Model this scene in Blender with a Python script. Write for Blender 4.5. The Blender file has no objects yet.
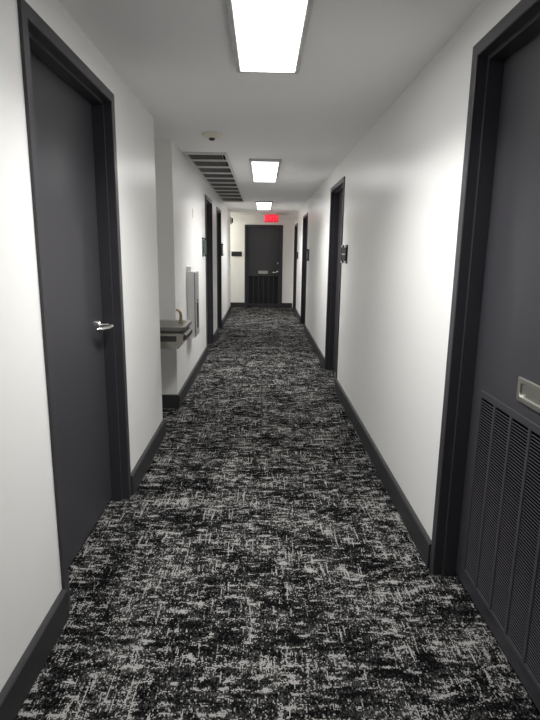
import bpy, bmesh, math
from mathutils import Vector, Matrix

S = bpy.context.scene
COL = S.collection
S.view_settings.view_transform = 'Standard'
S.view_settings.look = 'None'
S.view_settings.gamma = 1.0
S.view_settings.use_curve_mapping = False
S.view_settings.exposure = 0.12

# ------------------------------------------------------------------ sizes (metres; y runs down the corridor)
XL, XR, H = -0.807, 0.832, 2.437
YB, YE = -4.5, 14.16           # wall behind the viewer, far end wall
WT = 0.16                      # wall thickness
AL0, AL1, ALX = 4.09, 4.857, -1.27   # fountain alcove
YP = 13.30                     # where the left wall stops and the side passage opens
PX = -3.2

# ------------------------------------------------------------------ materials
def new_mat(name):
    m = bpy.data.materials.new(name); m.use_nodes = True
    nt = m.node_tree
    return m, nt, nt.nodes['Principled BSDF']

def simple(name, col, rough=.5, metal=0., bump=None, spec=.5):
    m, nt, b = new_mat(name)
    b.inputs['Base Color'].default_value = (*col, 1)
    b.inputs['Roughness'].default_value = rough
    b.inputs['Metallic'].default_value = metal
    b.inputs['Specular IOR Level'].default_value = spec
    if bump:
        sc, st, vec = bump
        tc = nt.nodes.new('ShaderNodeTexCoord'); mp = nt.nodes.new('ShaderNodeMapping')
        mp.inputs['Scale'].default_value = vec
        n = nt.nodes.new('ShaderNodeTexNoise'); n.inputs['Scale'].default_value = sc; n.inputs['Detail'].default_value = 3
        bp = nt.nodes.new('ShaderNodeBump'); bp.inputs['Strength'].default_value = st; bp.inputs['Distance'].default_value = .002
        nt.links.new(tc.outputs['Object'], mp.inputs['Vector']); nt.links.new(mp.outputs[0], n.inputs['Vector'])
        nt.links.new(n.outputs['Fac'], bp.inputs['Height']); nt.links.new(bp.outputs[0], b.inputs['Normal'])
    return m

def emit(name, col, strength):
    m, nt, b = new_mat(name)
    b.inputs['Base Color'].default_value = (.8, .8, .8, 1)
    b.inputs['Emission Color'].default_value = (*col, 1)
    b.inputs['Emission Strength'].default_value = strength
    return m

M = {}
M['wall'] = simple('wall_paint', (.91, .906, .888), .34, bump=(14, .25, (1, 1, .12)))
M['ceiling'] = simple('ceiling_paint', (.91, .90, .895), .8, bump=(60, .15, (1, 1, 1)))
M['door'] = simple('door_paint', (.044, .0425, .049), .38, bump=(220, .12, (1, 1, 1)))
M['frame'] = simple('frame_paint', (.042, .0405, .047), .36)
M['base'] = simple('rubber_base', (.026, .026, .028), .55)
M['black'] = simple('cavity_black', (.004, .004, .005), .9, spec=0.)
M['steel'] = simple('brushed_steel', (.56, .55, .51), .34, 1., bump=(40, .1, (1, 1, 14)))
M['chrome'] = simple('satin_chrome', (.72, .71, .69), .22, 1.)
M['fountain'] = simple('fountain_steel', (.46, .44, .39), .38, 1., bump=(30, .1, (1, 12, 1)))
M['rim'] = simple('rim_dark', (.12, .118, .11), .35)  # darker grey than the basin steel
M['darksteel'] = simple('dark_plastic', (.035, .034, .033), .4)
M['brass'] = simple('spout_brass', (.30, .24, .14), .3, 1.)
M['grey'] = simple('cabinet_paint', (.74, .74, .73), .45)
M['greydark'] = simple('cabinet_door', (.27, .27, .27), .4)
M['glassdark'] = simple('dark_pane', (.03, .03, .03), .15)
M['white'] = simple('white_plastic', (.80, .79, .76), .45)
M['cream'] = simple('aged_plastic', (.82, .79, .68), .5)
M['grille'] = simple('grille_paint', (.66, .65, .63), .45)
M['vane'] = simple('vane_paint', (.48, .48, .47), .5)
M['signdark'] = simple('sign_dark', (.022, .023, .026), .55, spec=.3)
M['signteal'] = simple('sign_teal', (.030, .052, .046), .35)
M['signtext'] = simple('sign_text', (.55, .55, .56), .5)
M['housing'] = simple('lamp_housing', (.62, .61, .60), .5)
def glow(name, base, col, strength):
    m = emit(name, col, strength); m.node_tree.nodes['Principled BSDF'].inputs['Base Color'].default_value = (*base, 1)
    return m
M['lamp'] = emit('lamp_diffuser', (1., .995, .985), 7.0)
M['exitred'] = glow('exit_red', (.30, .01, .015), (1., .004, .02), .55)
M['exitletter'] = glow('exit_letters', (.5, .05, .06), (1., .045, .09), 1.2)

def carpet():
    m, nt, b = new_mat('carpet')
    N, L = nt.nodes, nt.links
    b.inputs['Roughness'].default_value = 1.0
    b.inputs['Specular IOR Level'].default_value = 0.
    tc = N.new('ShaderNodeTexCoord')
    def vmath(op, a, vec=None):
        n = N.new('ShaderNodeVectorMath'); n.operation = op
        L.new(a, n.inputs[0])
        if vec is not None: n.inputs[1].default_value = vec
        return n.outputs[0]
    def noise(vec, scale, detail=2., rough=.5, off=(0, 0, 0)):
        v = vmath('ADD', vec, off)
        v = vmath('MULTIPLY', v, scale)
        n = N.new('ShaderNodeTexNoise'); n.inputs['Scale'].default_value = 1.
        n.inputs['Detail'].default_value = detail; n.inputs['Roughness'].default_value = rough
        L.new(v, n.inputs['Vector'])
        return n.outputs['Fac']
    def mth(op, a, c, d=None, clamp=False):
        n = N.new('ShaderNodeMath'); n.operation = op; n.use_clamp = clamp
        for i, x in enumerate([a, c] + ([d] if d is not None else [])):
            if isinstance(x, (int, float)): n.inputs[i].default_value = x
            else: L.new(x, n.inputs[i])
        return n.outputs[0]
    obj = tc.outputs['Object']
    p = vmath('SNAP', obj, (.0038, .0048, 1.))          # tufts
    sx = noise(p, (14, 40, 1), 2, .62)                    # dashes across
    sy = noise(p, (88, 7.5, 1), 2, .5, (3.1, 1.7, 0))     # dashes along
    fine = noise(p, (110, 58, 1), 1, .6, (9, 4, 0))
    grain = noise(p, (210, 170, 1), 0, .5, (2, 7, 0))
    patch = noise(p, (3.2, 4.6, 1), 1, .5, (5, 2, 0))
    blot = noise(p, (12, 24, 1), 2, .6, (1, 8, 0))
    gx = noise(p, (4, 5, 1), 1, .5, (11, 3, 0))          # where one direction of dash prevails
    # light yarn: thin dashes along / broad dashes across, thresholded
    def over(x, t, g): return mth('MULTIPLY', mth('SUBTRACT', x, t), g, None, True)
    lift = mth('MULTIPLY_ADD', patch, .22, -.11)
    lift = mth('MULTIPLY_ADD', grain, .34, mth('SUBTRACT', lift, .17))
    bl = mth('MULTIPLY_ADD', blot, .50, -.25)
    a1 = mth('ADD', mth('ADD', sx, lift), bl)
    a2 = mth('ADD', mth('ADD', sy, lift), mth('MULTIPLY', bl, .45))
    a2 = mth('ADD', a2, mth('MULTIPLY_ADD', gx, .3, -.15))
    a3 = mth('ADD', mth('ADD', fine, lift), mth('MULTIPLY', bl, .8))
    light = mth('MAXIMUM', mth('MAXIMUM', over(a1, .612, 24), over(a2, .640, 28)), over(a3, .655, 22))
    # ground: black against charcoal, in flecks and in blots
    dk = mth('MULTIPLY_ADD', grain, .8, mth('MULTIPLY_ADD', fine, 1.0, mth('MULTIPLY_ADD', blot, 1.0, mth('MULTIPLY', patch, .5))))
    v2 = mth('MULTIPLY_ADD', dk, .9, -1.00)
    ramp = N.new('ShaderNodeValToRGB'); cr = ramp.color_ramp
    L.new(v2, ramp.inputs['Fac'])
    cr.elements[0].position = 0.38; cr.elements[0].color = (.0045, .0045, .005, 1)
    cr.elements[1].position = 0.72; cr.elements[1].color = (.075, .074, .072, 1)
    for pos, c in ((.47, .012), (.52, .030), (.60, .044)):
        e = cr.elements.new(pos); e.color = (c, c * .99, c * .97, 1)
    mx = N.new('ShaderNodeMix'); mx.data_type = 'RGBA'
    L.new(light, mx.inputs['Factor']); L.new(ramp.outputs['Color'], mx.inputs['A'])
    mx.inputs['B'].default_value = (.31, .302, .295, 1)
    L.new(mx.outputs['Result'], b.inputs['Base Color'])
    bp = N.new('ShaderNodeBump'); bp.inputs['Strength'].default_value = .5; bp.inputs['Distance'].default_value = .004
    L.new(grain, bp.inputs['Height']); L.new(bp.outputs[0], b.inputs['Normal'])
    return m
M['carpet'] = carpet()

# ------------------------------------------------------------------ mesh helpers
ID = lambda u, w, z: Vector((u, w, z))

class MB:
    """collects shapes, links them as one mesh; P maps local (u along, w out, z up) to the world"""
    def __init__(self, P=ID): self.bm = bmesh.new(); self.P = P
    def box(self, u0, u1, w0, w1, z0, z1, bev=0., seg=1):
        bm = self.bm
        c = [bm.verts.new(self.P(u, w, z)) for u in (u0, u1) for w in (w0, w1) for z in (z0, z1)]
        fs = [bm.faces.new([c[i] for i in f]) for f in ((0, 1, 3, 2), (4, 6, 7, 5), (0, 4, 5, 1), (2, 3, 7, 6), (0, 2, 6, 4), (1, 5, 7, 3))]
        if bev:
            es = list({e for f in fs for e in f.edges})
            bmesh.ops.bevel(bm, geom=es, offset=bev, segments=seg, affect='EDGES', profile=.5)
        return self
    def loft(self, rings, caps=True, closed=True):
        """rings: lists of local points, same count each"""
        bm = self.bm
        R = [[bm.verts.new(self.P(*p)) for p in r] for r in rings]
        n = len(R[0])
        for a, b in zip(R, R[1:]):
            for i in range(n if closed else n - 1):
                j = (i + 1) % n
                bm.faces.new((a[i], a[j], b[j], b[i]))
        if caps:
            bm.faces.new(R[0]); bm.faces.new(list(reversed(R[-1])))
        return self
    def prism(self, pts, a, b, axis='w'):
        """outline of 2-D points extruded from a to b along one local axis"""
        def q(p, t):
            return {'w': (p[0], t, p[1]), 'u': (t, p[0], p[1]), 'z': (p[0], p[1], t)}[axis]
        return self.loft([[q(p, a) for p in pts], [q(p, b) for p in pts]])
    def tube(self, path, r, n=12):
        path = [Vector(p) for p in path]
        rs = r if isinstance(r, (list, tuple)) else [r] * len(path)
        rings = []
        up = None
        for i, p in enumerate(path):
            t = (path[min(i + 1, len(path) - 1)] - path[max(i - 1, 0)]).normalized()
            if up is None or abs(up.dot(t)) > .95:
                up = Vector((0, 0, 1)) if abs(t.z) < .9 else Vector((1, 0, 0))
            a = t.cross(up).normalized(); b = t.cross(a).normalized(); up = -b if False else up
            rings.append([tuple(p + (a * math.cos(k * 2 * math.pi / n) + b * math.sin(k * 2 * math.pi / n)) * rs[i]) for k in range(n)])
        return self.loft(rings)
    def lathe(self, prof, c, axis='w', n=24):
        """prof: (radius, height along axis); c: local centre"""
        rings = []
        for r, h in prof:
            ring = []
            for k in range(n):
                a = 2 * math.pi * k / n; x, y = r * math.cos(a), r * math.sin(a)
                ring.append({'w': (c[0] + x, c[1] + h, c[2] + y), 'z': (c[0] + x, c[1] + y, c[2] + h), 'u': (c[0] + h, c[1] + x, c[2] + y)}[axis])
            rings.append(ring)
        return self.loft(rings)
    def build(self, name, mat, parent=None, smooth=False):
        bm = self.bm
        bmesh.ops.recalc_face_normals(bm, faces=bm.faces)
        me = bpy.data.meshes.new(name)
        if parent is not None:
            o0 = world_loc(parent)
            bmesh.ops.translate(bm, verts=bm.verts, vec=-o0)
        bm.to_mesh(me); bm.free()
        if smooth:
            for f in me.polygons: f.use_smooth = True
            me.set_sharp_from_angle(angle=math.radians(40))
        me.materials.append(M[mat])
        o = bpy.data.objects.new(name, me); COL.objects.link(o)
        if parent is not None: o.parent = parent
        return o

def world_loc(o):
    v = Vector((0, 0, 0))
    while o is not None:
        v += Vector(o.location); o = o.parent
    return v

def empty(name, loc):
    o = bpy.data.objects.new(name, None); o.location = loc; o.empty_display_size = .1
    COL.objects.link(o); return o

def tag(o, label=None, cat=None, group=None, kind=None):
    if label: o['label'] = label
    if cat: o['category'] = cat
    if group: o['group'] = group
    if kind: o['kind'] = kind
    return o

def struct(o, label, cat): return tag(o, label, cat, kind='structure')

# wall mappers: u along the wall, w out of the wall into the corridor
def on_left(u, w, z): return Vector((XL + w, u, z))
def on_right(u, w, z): return Vector((XR - w, u, z))
def on_end(u, w, z): return Vector((u, YE - w, z))

# ------------------------------------------------------------------ doors: (wall mapper, outer u0, u1, frame top)
DOORS = [
    (on_left, 1.905, 2.994, 2.293),
    (on_right, 1.116, 2.247, 2.290),
    (on_right, 5.56, 6.62, 2.252),
    (on_left, 7.50, 8.47, 2.250),
    (on_left, 9.36, 10.24, 2.240),
    (on_right, 9.95, 11.05, 2.205),
    (on_right, 12.85, 13.95, 2.172),
    (on_end, -.481, .532, 2.180),
]
FO = .012       # frame stands proud of the wall
RO = .004       # rough opening clearance

def wall_outline(u0, u1, doors):
    """outline (u, z) of a wall panel with door openings that reach the floor"""
    pts = [(u0, 0)]
    for a, b, zt in sorted(doors):
        a, b, zt = a + .03, b - .03, zt - .03
        pts += [(a, 0), (a, zt), (b, zt), (b, 0)]
    pts += [(u1, 0), (u1, H), (u0, H)]
    return pts

def panel(name, P, u0, u1, label, doors=()):
    o = MB(P).prism(wall_outline(u0, u1, doors), -WT, 0, 'w').build(name, 'wall')
    return struct(o, label, 'wall')

dl = [(a, b, c) for P, a, b, c in DOORS if P is on_left]
dr = [(a, b, c) for P, a, b, c in DOORS if P is on_right]
de = [(a, b, c) for P, a, b, c in DOORS if P is on_end]
panel('wall_left', on_left, YB, AL0, 'off-white painted wall around the plain door before the alcove', [d for d in dl if d[1] < AL0])
panel('wall_left', on_left, AL1, YP, 'off-white painted wall holding the narrow grey cabinet, beyond the alcove', [d for d in dl if d[0] > AL1])
panel('wall_right', on_right, YB, YE, 'long off-white painted wall opposite the water fountain', dr)
panel('wall_end', on_end, PX, XR + WT, 'off-white wall at the far end around the black louvered door', de)
o = MB().prism([(XL - WT, AL0), (XL - WT, AL0 - .12), (ALX - .12, AL0 - .12), (ALX - .12, AL1 + .12), (XL - WT, AL1 + .12), (XL - WT, AL1), (ALX, AL1), (ALX, AL0)], 0, H, 'z').build('wall_alcove', 'wall')
struct(o, 'off-white walls of the shallow alcove behind the water fountain', 'wall')
o = MB().prism([(XL - WT, YP), (XL - WT, YP - .12), (PX - .12, YP - .12), (PX - .12, YE + WT), (PX, YE + WT), (PX, YP)], 0, H, 'z').build('wall_passage', 'wall')
struct(o, 'off-white wall of the side passage opening at the far end', 'wall')
o = MB().box(XL - WT, XR + WT, YB - WT, YB, 0, H).build('wall_back', 'wall')
struct(o, 'off-white wall closing the corridor behind the viewer', 'wall')
o = MB().box(PX - .3, XR + .6, YB - .3, YE + .6, -.12, 0).build('floor', 'carpet')
struct(o, 'black and grey distressed pattern carpet covering the corridor floor', 'floor')
o = MB().box(PX - .3, XR + .6, YB - .3, YE + .6, H, H + .15).build('ceiling', 'ceiling')
struct(o, 'flat off-white painted corridor ceiling', 'ceiling')

# ------------------------------------------------------------------ baseboards: profile swept along a path on plan
BH, BT = .130, .022
def baseboard(name, path, side, label):
    """side +1: the board lies to the left of the walking direction, -1 to the right"""
    P = [Vector((x, y)) for x, y in path]
    prof = [(0, 0), (BT, 0), (BT, BH - .007), (BT - .006, BH), (0, BH)]
    rings = []
    for i, p in enumerate(P):
        d0 = (P[i] - P[i - 1]).normalized() if i else None
        d1 = (P[i + 1] - P[i]).normalized() if i < len(P) - 1 else None
        n = lambda d: Vector((-d.y, d.x)) * side
        if d0 is None: m = n(d1)
        elif d1 is None: m = n(d0)
        else:
            m = (n(d0) + n(d1)); m = m / m.dot(n(d0))
        rings.append([(p.x + m.x * t, p.y + m.y * t, z) for t, z in prof])
    return struct(MB().loft(rings).build(name, 'base'), label, 'baseboard')

E_ = .001
baseboard('baseboard_left', [(XL, YB), (XL, 1.905 - E_)], -1, 'dark grey base strip before the closest plain door')
baseboard('baseboard_left', [(XL, 2.994 + E_), (XL, AL0), (ALX, AL0), (ALX, AL1), (XL, AL1), (XL, DOORS[3][1] - E_)], -1, 'dark grey base strip running into and around the fountain alcove')
baseboard('baseboard_left', [(XL, DOORS[3][2] + E_), (XL, DOORS[4][1] - E_)], -1, 'short dark grey base strip between the two doors under the ceiling grille')
baseboard('baseboard_left', [(XL, DOORS[4][2] + E_), (XL, YP), (PX, YP)], -1, 'dark grey base strip turning into the side passage')
baseboard('baseboard_right', [(XR, YB), (XR, 1.116 - E_)], 1, 'dark grey base strip behind the viewer beside the louvered door')
baseboard('baseboard_right', [(XR, 2.247 + E_), (XR, DOORS[2][1] - E_)], 1, 'long dark grey base strip between the closest louvered door and the next door')
baseboard('baseboard_right', [(XR, DOORS[2][2] + E_), (XR, DOORS[5][1] - E_)], 1, 'dark grey base strip along the bare wall opposite the two grouped doors')
baseboard('baseboard_right', [(XR, DOORS[5][2] + E_), (XR, DOORS[6][1] - E_)], 1, 'short dark grey base strip before the last side door')
baseboard('baseboard_end', [(PX, YE), (-.481 - E_, YE)], -1, 'dark grey base strip under the black plaque on the end wall')
baseboard('baseboard_end', [(.532 + E_, YE), (XR - BT, YE)], -1, 'short dark grey base strip between the end door and the corner')

# ------------------------------------------------------------------ door builder
FW, JD, SW, SD = .048, .044, .016, .060      # face width, jamb depth, stop step, stop depth
LEAF_W = FO - JD - SD                        # where the leaf's face lies
def add_louver(P, leaf, u0, u1, z0, z1, cols, pitch):
    w = LEAF_W
    fr = MB(P)
    fr.box(u0, u1, w - .002, w + .006, z1 - .028, z1, .0015)
    fr.box(u0, u1, w - .002, w + .006, z0, z0 + .022, .0015)
    cw = (u1 - u0) / cols
    for i in range(cols + 1):
        a = u0 + i * cw
        hw = .009
        lo, hi = (a, a + .016) if i == 0 else ((a - .016, a) if i == cols else (a - hw, a + hw))
        fr.box(lo, hi, w - .002, w + .0055, z0 + .020, z1 - .026, .001)
    g = fr.build('louver_frame', 'door', leaf)
    MB(P).box(u0 + .006, u1 - .006, w - .001, w + .0004, z0 + .01, z1 - .01).build('louver_backing', 'black', leaf)  # black sheet: shade of the gaps between slats, put in as colour
    sl = MB(P)
    n = int((z1 - z0 - .054) / pitch)
    for i in range(cols):
        a, b = u0 + i * cw + .008, u0 + (i + 1) * cw - .008
        for k in range(n):
            z = z0 + .026 + k * pitch
            # slat: blade leaning up and back with a rounded nose
            prof = [(w + .0001, z), (w + .0030, z), (w + .0038, z + .0008), (w + .0034, z + .0026), (w + .0001, z + .0032)]
            sl.loft([[(a, q, zz) for q, zz in prof], [(b, q, zz) for q, zz in prof]])
    sl.build('louver_slats', 'door', leaf)

def add_lever(P, leaf, u, z, toward):
    """lever on a round rose; toward = +1/-1 direction along u in which the lever points"""
    w = LEAF_W
    m = MB(P)
    m.lathe([(.033, 0), (.033, .005), (.030, .010), (.018, .013), (.0135, .016)], (u, w, z), 'w', 28)
    pts = [(u, w + .012, z), (u, w + .050, z), (u + toward * .006, w + .066, z), (u + toward * .022, w + .074, z), (u + toward * .045, w + .074, z), (u + toward * .085, w + .064, z - .001), (u + toward * .120, w + .046, z - .002), (u + toward * .142, w + .030, z - .003), (u + toward * .146, w + .026, z - .003)]
    m.tube(pts, [.0115, .0115, .0125, .0125, .0125, .012, .011, .0105, .006], 14)
    return m.build('lever_handle', 'chrome', leaf, True)

def add_slot(P, leaf, u0, u1, z0, z1):
    """steel plate with a rounded recessed slot"""
    w = LEAF_W
    a, b = (u0 + u1) / 2, (z0 + z1) / 2
    hu, hz = (u1 - u0) / 2, (z1 - z0) / 2
    def rr(x, y, r, n=6):
        out = []
        for cx, cy, s in ((x - r, y - r, 0), (-x + r, y - r, 1), (-x + r, -y + r, 2), (x - r, -y + r, 3)):
            for k in range(n + 1):
                t = (s + k / n) * math.pi / 2
                out.append((cx + r * math.cos(t), cy + r * math.sin(t)))
        return out
    def ring(x, y, r, ww): return [(a + p, w + ww, b + q) for p, q in rr(x, y, r)]
    m = MB(P)
    m.loft([ring(hu, hz, .003, 0), ring(hu, hz, .003, .006), ring(hu - .0015, hz - .0015, .003, .0075),
            ring(hu - .018, hz - .018, .016, .0075), ring(hu - .0195, hz - .0195, .015, .006), ring(hu - .021, hz - .021, .014, .0005)])
    return m.build('slot_plate', 'steel', leaf)

def make_door(n, P, u0, u1, zt, label, hinge_low=True):
    base = P((u0 + u1) / 2, 0, 0)
    root = empty('door_%d' % n, base)
    struct(root, label, 'door')
    prof = [(0, FO), (FW - .003, FO), (FW, FO - .003), (FW, FO - JD), (FW + SW, FO - JD), (FW + SW, LEAF_W + .001), (FW, LEAF_W + .001), (FW, -.15), (.032, -.15), (.032, 0.0), (0, 0.0)]
    rings = [[(u0 + d, w, 0) for d, w in prof], [(u0 + d, w, zt - d) for d, w in prof], [(u1 - d, w, zt - d) for d, w in prof], [(u1 - d, w, 0) for d, w in prof]]
    fr = MB(P).loft(rings).build('door_frame', 'frame', root)
    leaf = MB(P).box(u0 + FW + .003, u1 - FW - .003, LEAF_W - .044, LEAF_W, .020, zt - FW - .003, .0015).build('door_leaf', 'door', root)
    return root, fr, leaf

def latch(P, leaf, u, z, frame):
    MB(P).lathe([(.006, 0), (.006, .0012), (.004, .002)], (u, LEAF_W, z), 'w', 12).build('screw', 'black', leaf)

# 1: plain door on the left
P, a, b, zt = DOORS[0]
r, fr, leaf = make_door(1, P, a, b, zt, 'charcoal flush door with a chrome lever, closest door before the fountain alcove')
add_lever(P, leaf, b - FW - .075, 1.078, -1)
# strike on the far jamb
MB(P).box(b - FW - SW - .0015, b - FW - SW, LEAF_W + .012, LEAF_W + .042, 1.03, 1.14).build('strike_plate', 'frame', fr)
# 2: louvered door on the right
P, a, b, zt = DOORS[1]
r, fr, leaf = make_door(2, P, a, b, zt, 'charcoal door with a louvered lower half and steel slot plate, closest to the viewer')
add_louver(P, leaf, b - .153 - 6 * .1375, b - .151, .085, .935, 6, .0120)
add_slot(P, leaf, b - .452 - .26, b - .452, .980, 1.066)
# 3: next door on the right
P, a, b, zt = DOORS[2]
r, fr, leaf = make_door(3, P, a, b, zt, 'charcoal recessed door beside the dark plaque with pale standoffs')
add_lever(P, leaf, a + FW + .075, 1.02, 1)
# 4, 5: left pair
P, a, b, zt = DOORS[3]
r, fr, leaf = make_door(4, P, a, b, zt, 'dark recessed door just past the narrow grey cabinet')
P, a, b, zt = DOORS[4]
r, fr, leaf = make_door(5, P, a, b, zt, 'dark recessed door beyond the door by the grey cabinet')
# 6, 7: right
P, a, b, zt = DOORS[5]
r, fr, leaf = make_door(6, P, a, b, zt, 'dark recessed door second from the far corner opposite the fountain side')
P, a, b, zt = DOORS[6]
r, fr, leaf = make_door(7, P, a, b, zt, 'last dark side door before the far corner')
# 8: end
P, a, b, zt = DOORS[7]
r, fr, leaf = make_door(8, P, a, b, zt, 'black door with louvered lower half closing the far end under the exit sign')
add_louver(P, leaf, -.385, .435, .075, .865, 6, .0125)
add_slot(P, leaf, -.112, .142, .905, .985)
add_lever(P, leaf, .405, .945, -1)
m = MB(P); m.lathe([(.026, 0), (.026, .006), (.022, .012), (.010, .014), (.010, .017)], (.409, LEAF_W, 1.185), 'w', 24)
m.build('deadbolt', 'chrome', leaf, True)

# ------------------------------------------------------------------ ceiling lights
def area(name, loc, sx, sy, power, spread=180, col=(1, .992, .975)):
    l = bpy.data.lights.new(name, 'AREA'); l.shape = 'RECTANGLE'; l.size = sx; l.size_y = sy; l.energy = power; l.color = col
    l.spread = math.radians(spread)
    o = bpy.data.objects.new(name, l); o.location = loc; COL.objects.link(o); return o

SPREAD = 133
def ceiling_light(y0, y1, watts, label, x0=-.145, x1=.178):
    # the tubes behind the prismatic diffuser, which throws most of their light downwards
    area('ceiling_lamp', ((x0 + x1) / 2, (y0 + y1) / 2, H - .038), x1 - x0 - .08, y1 - y0 - .08, watts, SPREAD)
    root = empty('ceiling_light', ((x0 + x1) / 2, (y0 + y1) / 2, H))
    tag(root, label, 'ceiling light', 'long ceiling lights down the corridor')
    z = H - .030; bz = .022
    # housing: sloped sides down to a bezel around the diffuser
    def ring(d, zz): return [(x0 + d, y0 + d, zz), (x1 - d, y0 + d, zz), (x1 - d, y1 - d, zz), (x0 + d, y1 - d, zz)]
    MB().loft([ring(-.006, H), ring(-.006, z + .012), ring(0, z), ring(bz - .004, z - .0005), ring(bz, z + .003), ring(bz, H - .002)], caps=False).build('housing', 'housing', root)
    MB().loft([ring(bz, z + .003), ring(bz + .010, z - .002), ring(bz + .03, z - .0035)], caps=True).build('diffuser', 'lamp', root)
ceiling_light(1.46, 2.985, 28, 'long glowing ceiling light panel closest to the viewer')
ceiling_light(5.74, 7.34, 29, 'glowing ceiling light panel beside the long vent grille')
ceiling_light(10.35, 12.05, 28, 'small-looking glowing ceiling light panel just before the exit sign')

area('passage_lamp', (-1.75, 13.73, H - .05), 1.0, .26, 19, col=(1, .98, .86))   # fixture in the side passage

# ------------------------------------------------------------------ vent grille on the ceiling
gx0, gx1 = -.785, -.368
gy = [5.42, 5.83, 6.27, 6.74, 7.20, 7.66, 8.12, 8.60, 9.10, 9.66, 10.42]
root = empty('ceiling_vent', ((gx0 + gx1) / 2, (gy[0] + gy[-1]) / 2, H))
tag(root, 'long white vent grille with dark slots set in ceiling above the fountain side wall', 'vent')
zg = H - .022
MB().box(gx0 + .01, gx1 - .01, gy[0] + .01, gy[-1] - .01, H - .004, H - .0005).build('vent_backing', 'black', root)  # black sheet paints in the unlit duct; the ceiling is not cut open
def fr(d, zz): return [(gx0 + d, gy[0] + d, zz), (gx1 - d, gy[0] + d, zz), (gx1 - d, gy[-1] - d, zz), (gx0 + d, gy[-1] - d, zz)]
MB().loft([fr(-.004, H), fr(-.004, zg + .008), fr(.004, zg), fr(.018, zg), fr(.020, zg + .006), fr(.020, H - .003)], caps=False).build('vent_frame', 'grille', root)
for k, y in enumerate(gy[1:-1]):
    hw = .024
    MB().box(gx0 + .020, gx1 - .020, y - hw, y + hw, zg + .004, H - .003, .003).build('vent_bar', 'grille', root)
v = MB()
xs = gx0 + .035
while xs < gx1 - .025:
    v.box(xs - .002, xs + .002, gy[0] + .020, gy[-1] - .020, zg + .010, H - .005)
    xs += .030
v.build('vent_vanes', 'vane', root)

# ------------------------------------------------------------------ smoke detector
root = empty('smoke_detector', (-.430, 4.60, H))
tag(root, 'round cream smoke detector on the ceiling before the vent grille', 'smoke detector')
MB().lathe([(.086, 0), (.086, -.008), (.078, -.020), (.060, -.030), (.036, -.034)], (-.430, 4.60, H), 'z', 32).build('detector_base', 'cream', root, True)
MB().lathe([(.026, -.033), (.024, -.046), (.016, -.052), (.004, -.053)], (-.430, 4.60, H), 'z', 24).build('sensor_head', 'darksteel', root, True)

# ------------------------------------------------------------------ exit sign, hung from the ceiling in front of the end wall
ex0, ex1, ez0, ez1, ey = .040, .385, 2.212, 2.395, 13.45
root = empty('exit_sign', ((ex0 + ex1) / 2, ey, H))
tag(root, 'red glowing exit sign hung from the ceiling before the end door', 'sign')
MB().box(ex0, ex1, ey - .012, ey + .012, ez0, ez1, .004).build('sign_panel', 'exitred', root)
MB().box(ex0 + .04, ex1 - .04, ey - .030, ey + .030, ez1, H, .004).build('canopy', 'grey', root)
cu = bpy.data.curves.new('lettering', 'FONT'); cu.body = 'EXIT'; cu.align_x = 'CENTER'; cu.align_y = 'CENTER'
cu.size = .165; cu.extrude = .002; cu.offset = .004; cu.space_character = 1.05
cu.materials.append(M['exitletter'])
tmp = bpy.data.objects.new('lettering', cu); COL.objects.link(tmp)
bpy.context.view_layer.update()
me = bpy.data.meshes.new_from_object(tmp.evaluated_get(bpy.context.evaluated_depsgraph_get()))
bpy.data.objects.remove(tmp); bpy.data.curves.remove(cu)
t = bpy.data.objects.new('lettering', me); COL.objects.link(t); t.parent = root
t.location = Vector(((ex0 + ex1) / 2, ey - .014, (ez0 + ez1) / 2)) - Vector(root.location); t.rotation_euler = (math.pi / 2, 0, 0)

# ------------------------------------------------------------------ door plaques
def plaque(P, u0, u1, z0, z1, label, mat, group, txt=True, stand='white', text_z=.5):
    root = empty('door_plaque', P((u0 + u1) / 2, 0, z0)); tag(root, label, 'sign', group)
    t = .014
    gap = (z1 - z0) * .14
    MB(P).box(u0, u1, t, t + .006, z0 + gap, z1 - gap, .0015).build('plate', mat, root)
    MB(P).box(u0 - .004, u0 + .034, 0, t - .001, z0, z1, .002).build('rail', mat, root)
    MB(P).box(u1 - .034, u1 + .004, 0, t - .001, z0, z1, .002).build('rail', mat, root)
    for uu in (u0 + .016, u1 - .016):
        for zz in (z0 + gap * .5, z1 - gap * .5):
            MB(P).lathe([(.012, t - .0015), (.012, t + .010), (.010, t + .012)], (uu, 0, zz), 'w', 14).build('standoff', stand, root, True)
    if txt:
        zc = z0 + (z1 - z0) * text_z
        MB(P).box(u0 + .03, u1 - .03, t + .0055, t + .0075, zc - .006, zc + .006).build('text_line', 'signtext', root)
    return root
plaque(on_right, 5.20, 5.48, 1.385, 1.565, 'dark wall plaque with pale line, closest of those on the long bare wall', 'signdark', 'plaques beside the doors')
plaque(on_right, 9.50, 9.80, 1.335, 1.545, 'dark wall plaque by the second-to-last side door', 'signdark', 'plaques beside the doors', False, 'signdark')
plaque(on_right, 12.45, 12.75, 1.335, 1.49, 'dark wall plaque by the last side door', 'signdark', 'plaques beside the doors', False, 'signdark')
plaque(on_left, 7.10, 7.42, 1.41, 1.665, 'dark green wall plaque between grey cabinet and nearby dark door', 'signteal', 'plaques beside the doors', False, 'signteal')
plaque(on_left, 10.30, 10.58, 1.395, 1.635, 'pale green wall plaque with dark rails, past the farther of two dark doors', 'signteal', 'plaques beside the doors', False, 'signdark')
o = MB(on_end).box(-.831, -.559, 0, .018, 1.356, 1.482, .003).build('wall_plaque', 'signdark')
tag(o, 'wide black plaque on the end wall beside the louvered door', 'sign')

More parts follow.
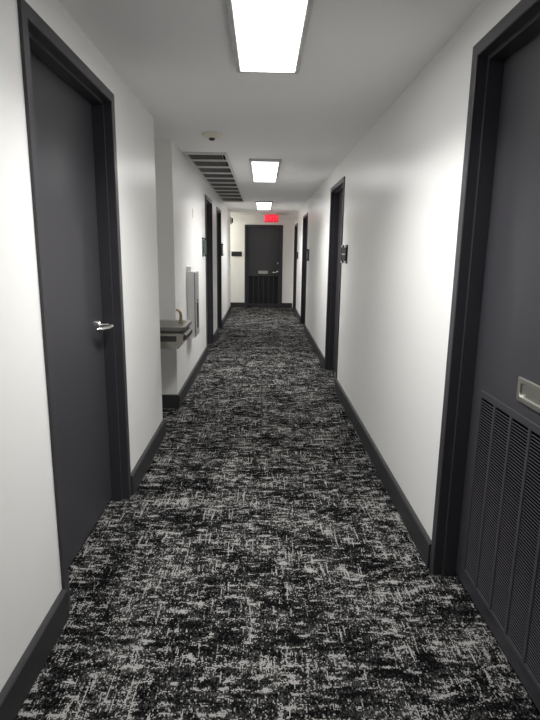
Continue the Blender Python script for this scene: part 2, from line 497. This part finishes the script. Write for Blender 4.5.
# ------------------------------------------------------------------ horn strobe near the passage corner
root = empty('wall_alarm', on_left(13.18, 0, 2.22)); tag(root, 'small grey and black alarm horn high beside the passage corner', 'alarm')
MB(on_left).box(13.10, 13.25, 0, .045, 2.15, 2.30, .006).build('body', 'grey', root)
MB(on_left).lathe([(.058, .044), (.060, .062), (.048, .070), (.012, .072)], (13.175, 0, 2.225), 'w', 20).build('horn', 'black', root, True)

# ------------------------------------------------------------------ extinguisher cabinet on the wall
root = empty('wall_cabinet', on_left(5.80, 0, .555)); tag(root, 'narrow grey metal cabinet mounted on the wall past the fountain', 'cabinet')
cu0, cu1, cz0, cz1, cd = 5.60, 5.93, .56, 1.272, .078
MB(on_left).box(cu0, cu1, 0, cd, cz0, cz1, .003).build('body', 'grey', root)
d = MB(on_left).box(cu0 + .008, cu1 - .008, cd, cd + .012, cz0 + .008, cz1 - .008, .003).build('cabinet_door', 'greydark', root)
MB(on_left).box(cu0 + .13, cu1 - .07, cd + .0115, cd + .0135, cz0 + .09, cz0 + .40, .001).build('pane', 'glassdark', d)
m = MB(on_left); m.lathe([(.013, 0), (.013, .006), (.008, .010), (.016, .024), (.012, .030)], (cu0 + .06, cd + .012, .945), 'w', 16); m.build('knob', 'chrome', d, True)
o = MB(on_left).box(5.62, 5.74, 0, .045, 1.2725, 1.325, .003).build('wall_box', 'white')
tag(o, 'small blank white box on the wall right above the grey cabinet', 'box')
o = MB(on_left).box(6.165, 6.195, 0, .006, 1.855, 1.960, .001).build('wall_strip', 'grey')
tag(o, 'tiny thin grey strip high on the wall above the grey cabinet', 'strip')

# ------------------------------------------------------------------ water fountain in the alcove
fy0, fy1 = 4.25, 4.715
root = empty('water_fountain', (ALX, (fy0 + fy1) / 2, .69)); tag(root, 'stainless steel wall water fountain projecting out of the alcove', 'water fountain')
# body: side outline (x, z) extruded along y; slanting front
side = [(ALX, .690), (-.690, .690), (-.655, .735), (-.650, .815), (ALX, .815)]
body = MB().loft([[(x, fy0 + .012, z) for x, z in side], [(x, fy1 - .012, z) for x, z in side]]).build('body', 'fountain', root)
def tray_ring(d, z, fx):
    r = .035
    return [(ALX + d, fy0 + d, z), (fx - r - d, fy0 + d, z), (fx - d - .008, fy0 + d + .010, z), (fx - d, fy0 + d + r, z),
            (fx - d, fy1 - d - r, z), (fx - d - .008, fy1 - d - .010, z), (fx - r - d, fy1 - d, z), (ALX + d, fy1 - d, z)]
MB().loft([tray_ring(.030, .812, -.640), tray_ring(.003, .842, -.634), tray_ring(0, .866, -.632), tray_ring(.010, .868, -.632)]).build('basin_rim', 'rim', root)
MB().loft([tray_ring(.008, .862, -.632), tray_ring(.004, .872, -.632), tray_ring(.020, .875, -.634),
           tray_ring(.045, .862, -.640), tray_ring(.075, .842, -.665), tray_ring(.11, .835, -.70)]).build('basin', 'steel', root)
# black vent louvers on the near side
m = MB()
m.box(-.980, -.706, fy0 + .009, fy0 + .0125, .750, .797)
for k in range(4):
    m.box(-.976, -.710, fy0 + .006, fy0 + .0105, .754 + k * .0105, .759 + k * .0105)
m.build('side_vent', 'darksteel', root)
# push bar on the front
m = MB(); m.loft([[(-.656, y, .752), (-.632, y, .760), (-.628, y, .796), (-.652, y, .806)] for y in (fy0 + .05, fy1 - .05)])
m.build('push_bar', 'darksteel', root)
# spout
m = MB()
m.lathe([(.020, 0), (.020, .012), (.014, .02), (.010, .024)], (-.705, 4.50, .870), 'z', 16)
m.tube([(-.705, 4.50, .89), (-.702, 4.50, .93), (-.706, 4.50, .962), (-.722, 4.50, .985), (-.742, 4.50, .990)], [.014, .013, .012, .011, .012], 12)
m.build('spout', 'brass', root, True)

# ------------------------------------------------------------------ world and camera
w = bpy.data.worlds.new('World'); S.world = w; w.use_nodes = True
w.node_tree.nodes['Background'].inputs[0].default_value = (.02, .02, .02, 1)
w.node_tree.nodes['Background'].inputs[1].default_value = 1.0
S.cycles.use_denoising = True
S.cycles.max_bounces = 10
S.cycles.diffuse_bounces = 7
S.cycles.caustics_reflective = False

f_px, pitch, yaw, roll, ch = 520.5, .2052, .0164, .0134, 1.490
cam = bpy.data.cameras.new('camera'); co = bpy.data.objects.new('camera', cam); COL.objects.link(co)
cam.sensor_fit = 'VERTICAL'; cam.sensor_height = 36.0; cam.lens = 36.0 * f_px / 720.0; cam.clip_start = .02
fw = Vector((math.sin(yaw) * math.cos(pitch), math.cos(yaw) * math.cos(pitch), -math.sin(pitch)))
rt = Vector((math.cos(yaw), -math.sin(yaw), 0)); up = rt.cross(fw)
r2 = rt * math.cos(roll) + up * math.sin(roll); u2 = -rt * math.sin(roll) + up * math.cos(roll)
mt = Matrix(((r2.x, u2.x, -fw.x), (r2.y, u2.y, -fw.y), (r2.z, u2.z, -fw.z))).to_4x4()
mt.translation = (0, 0, ch)
co.matrix_world = mt
S.camera = co
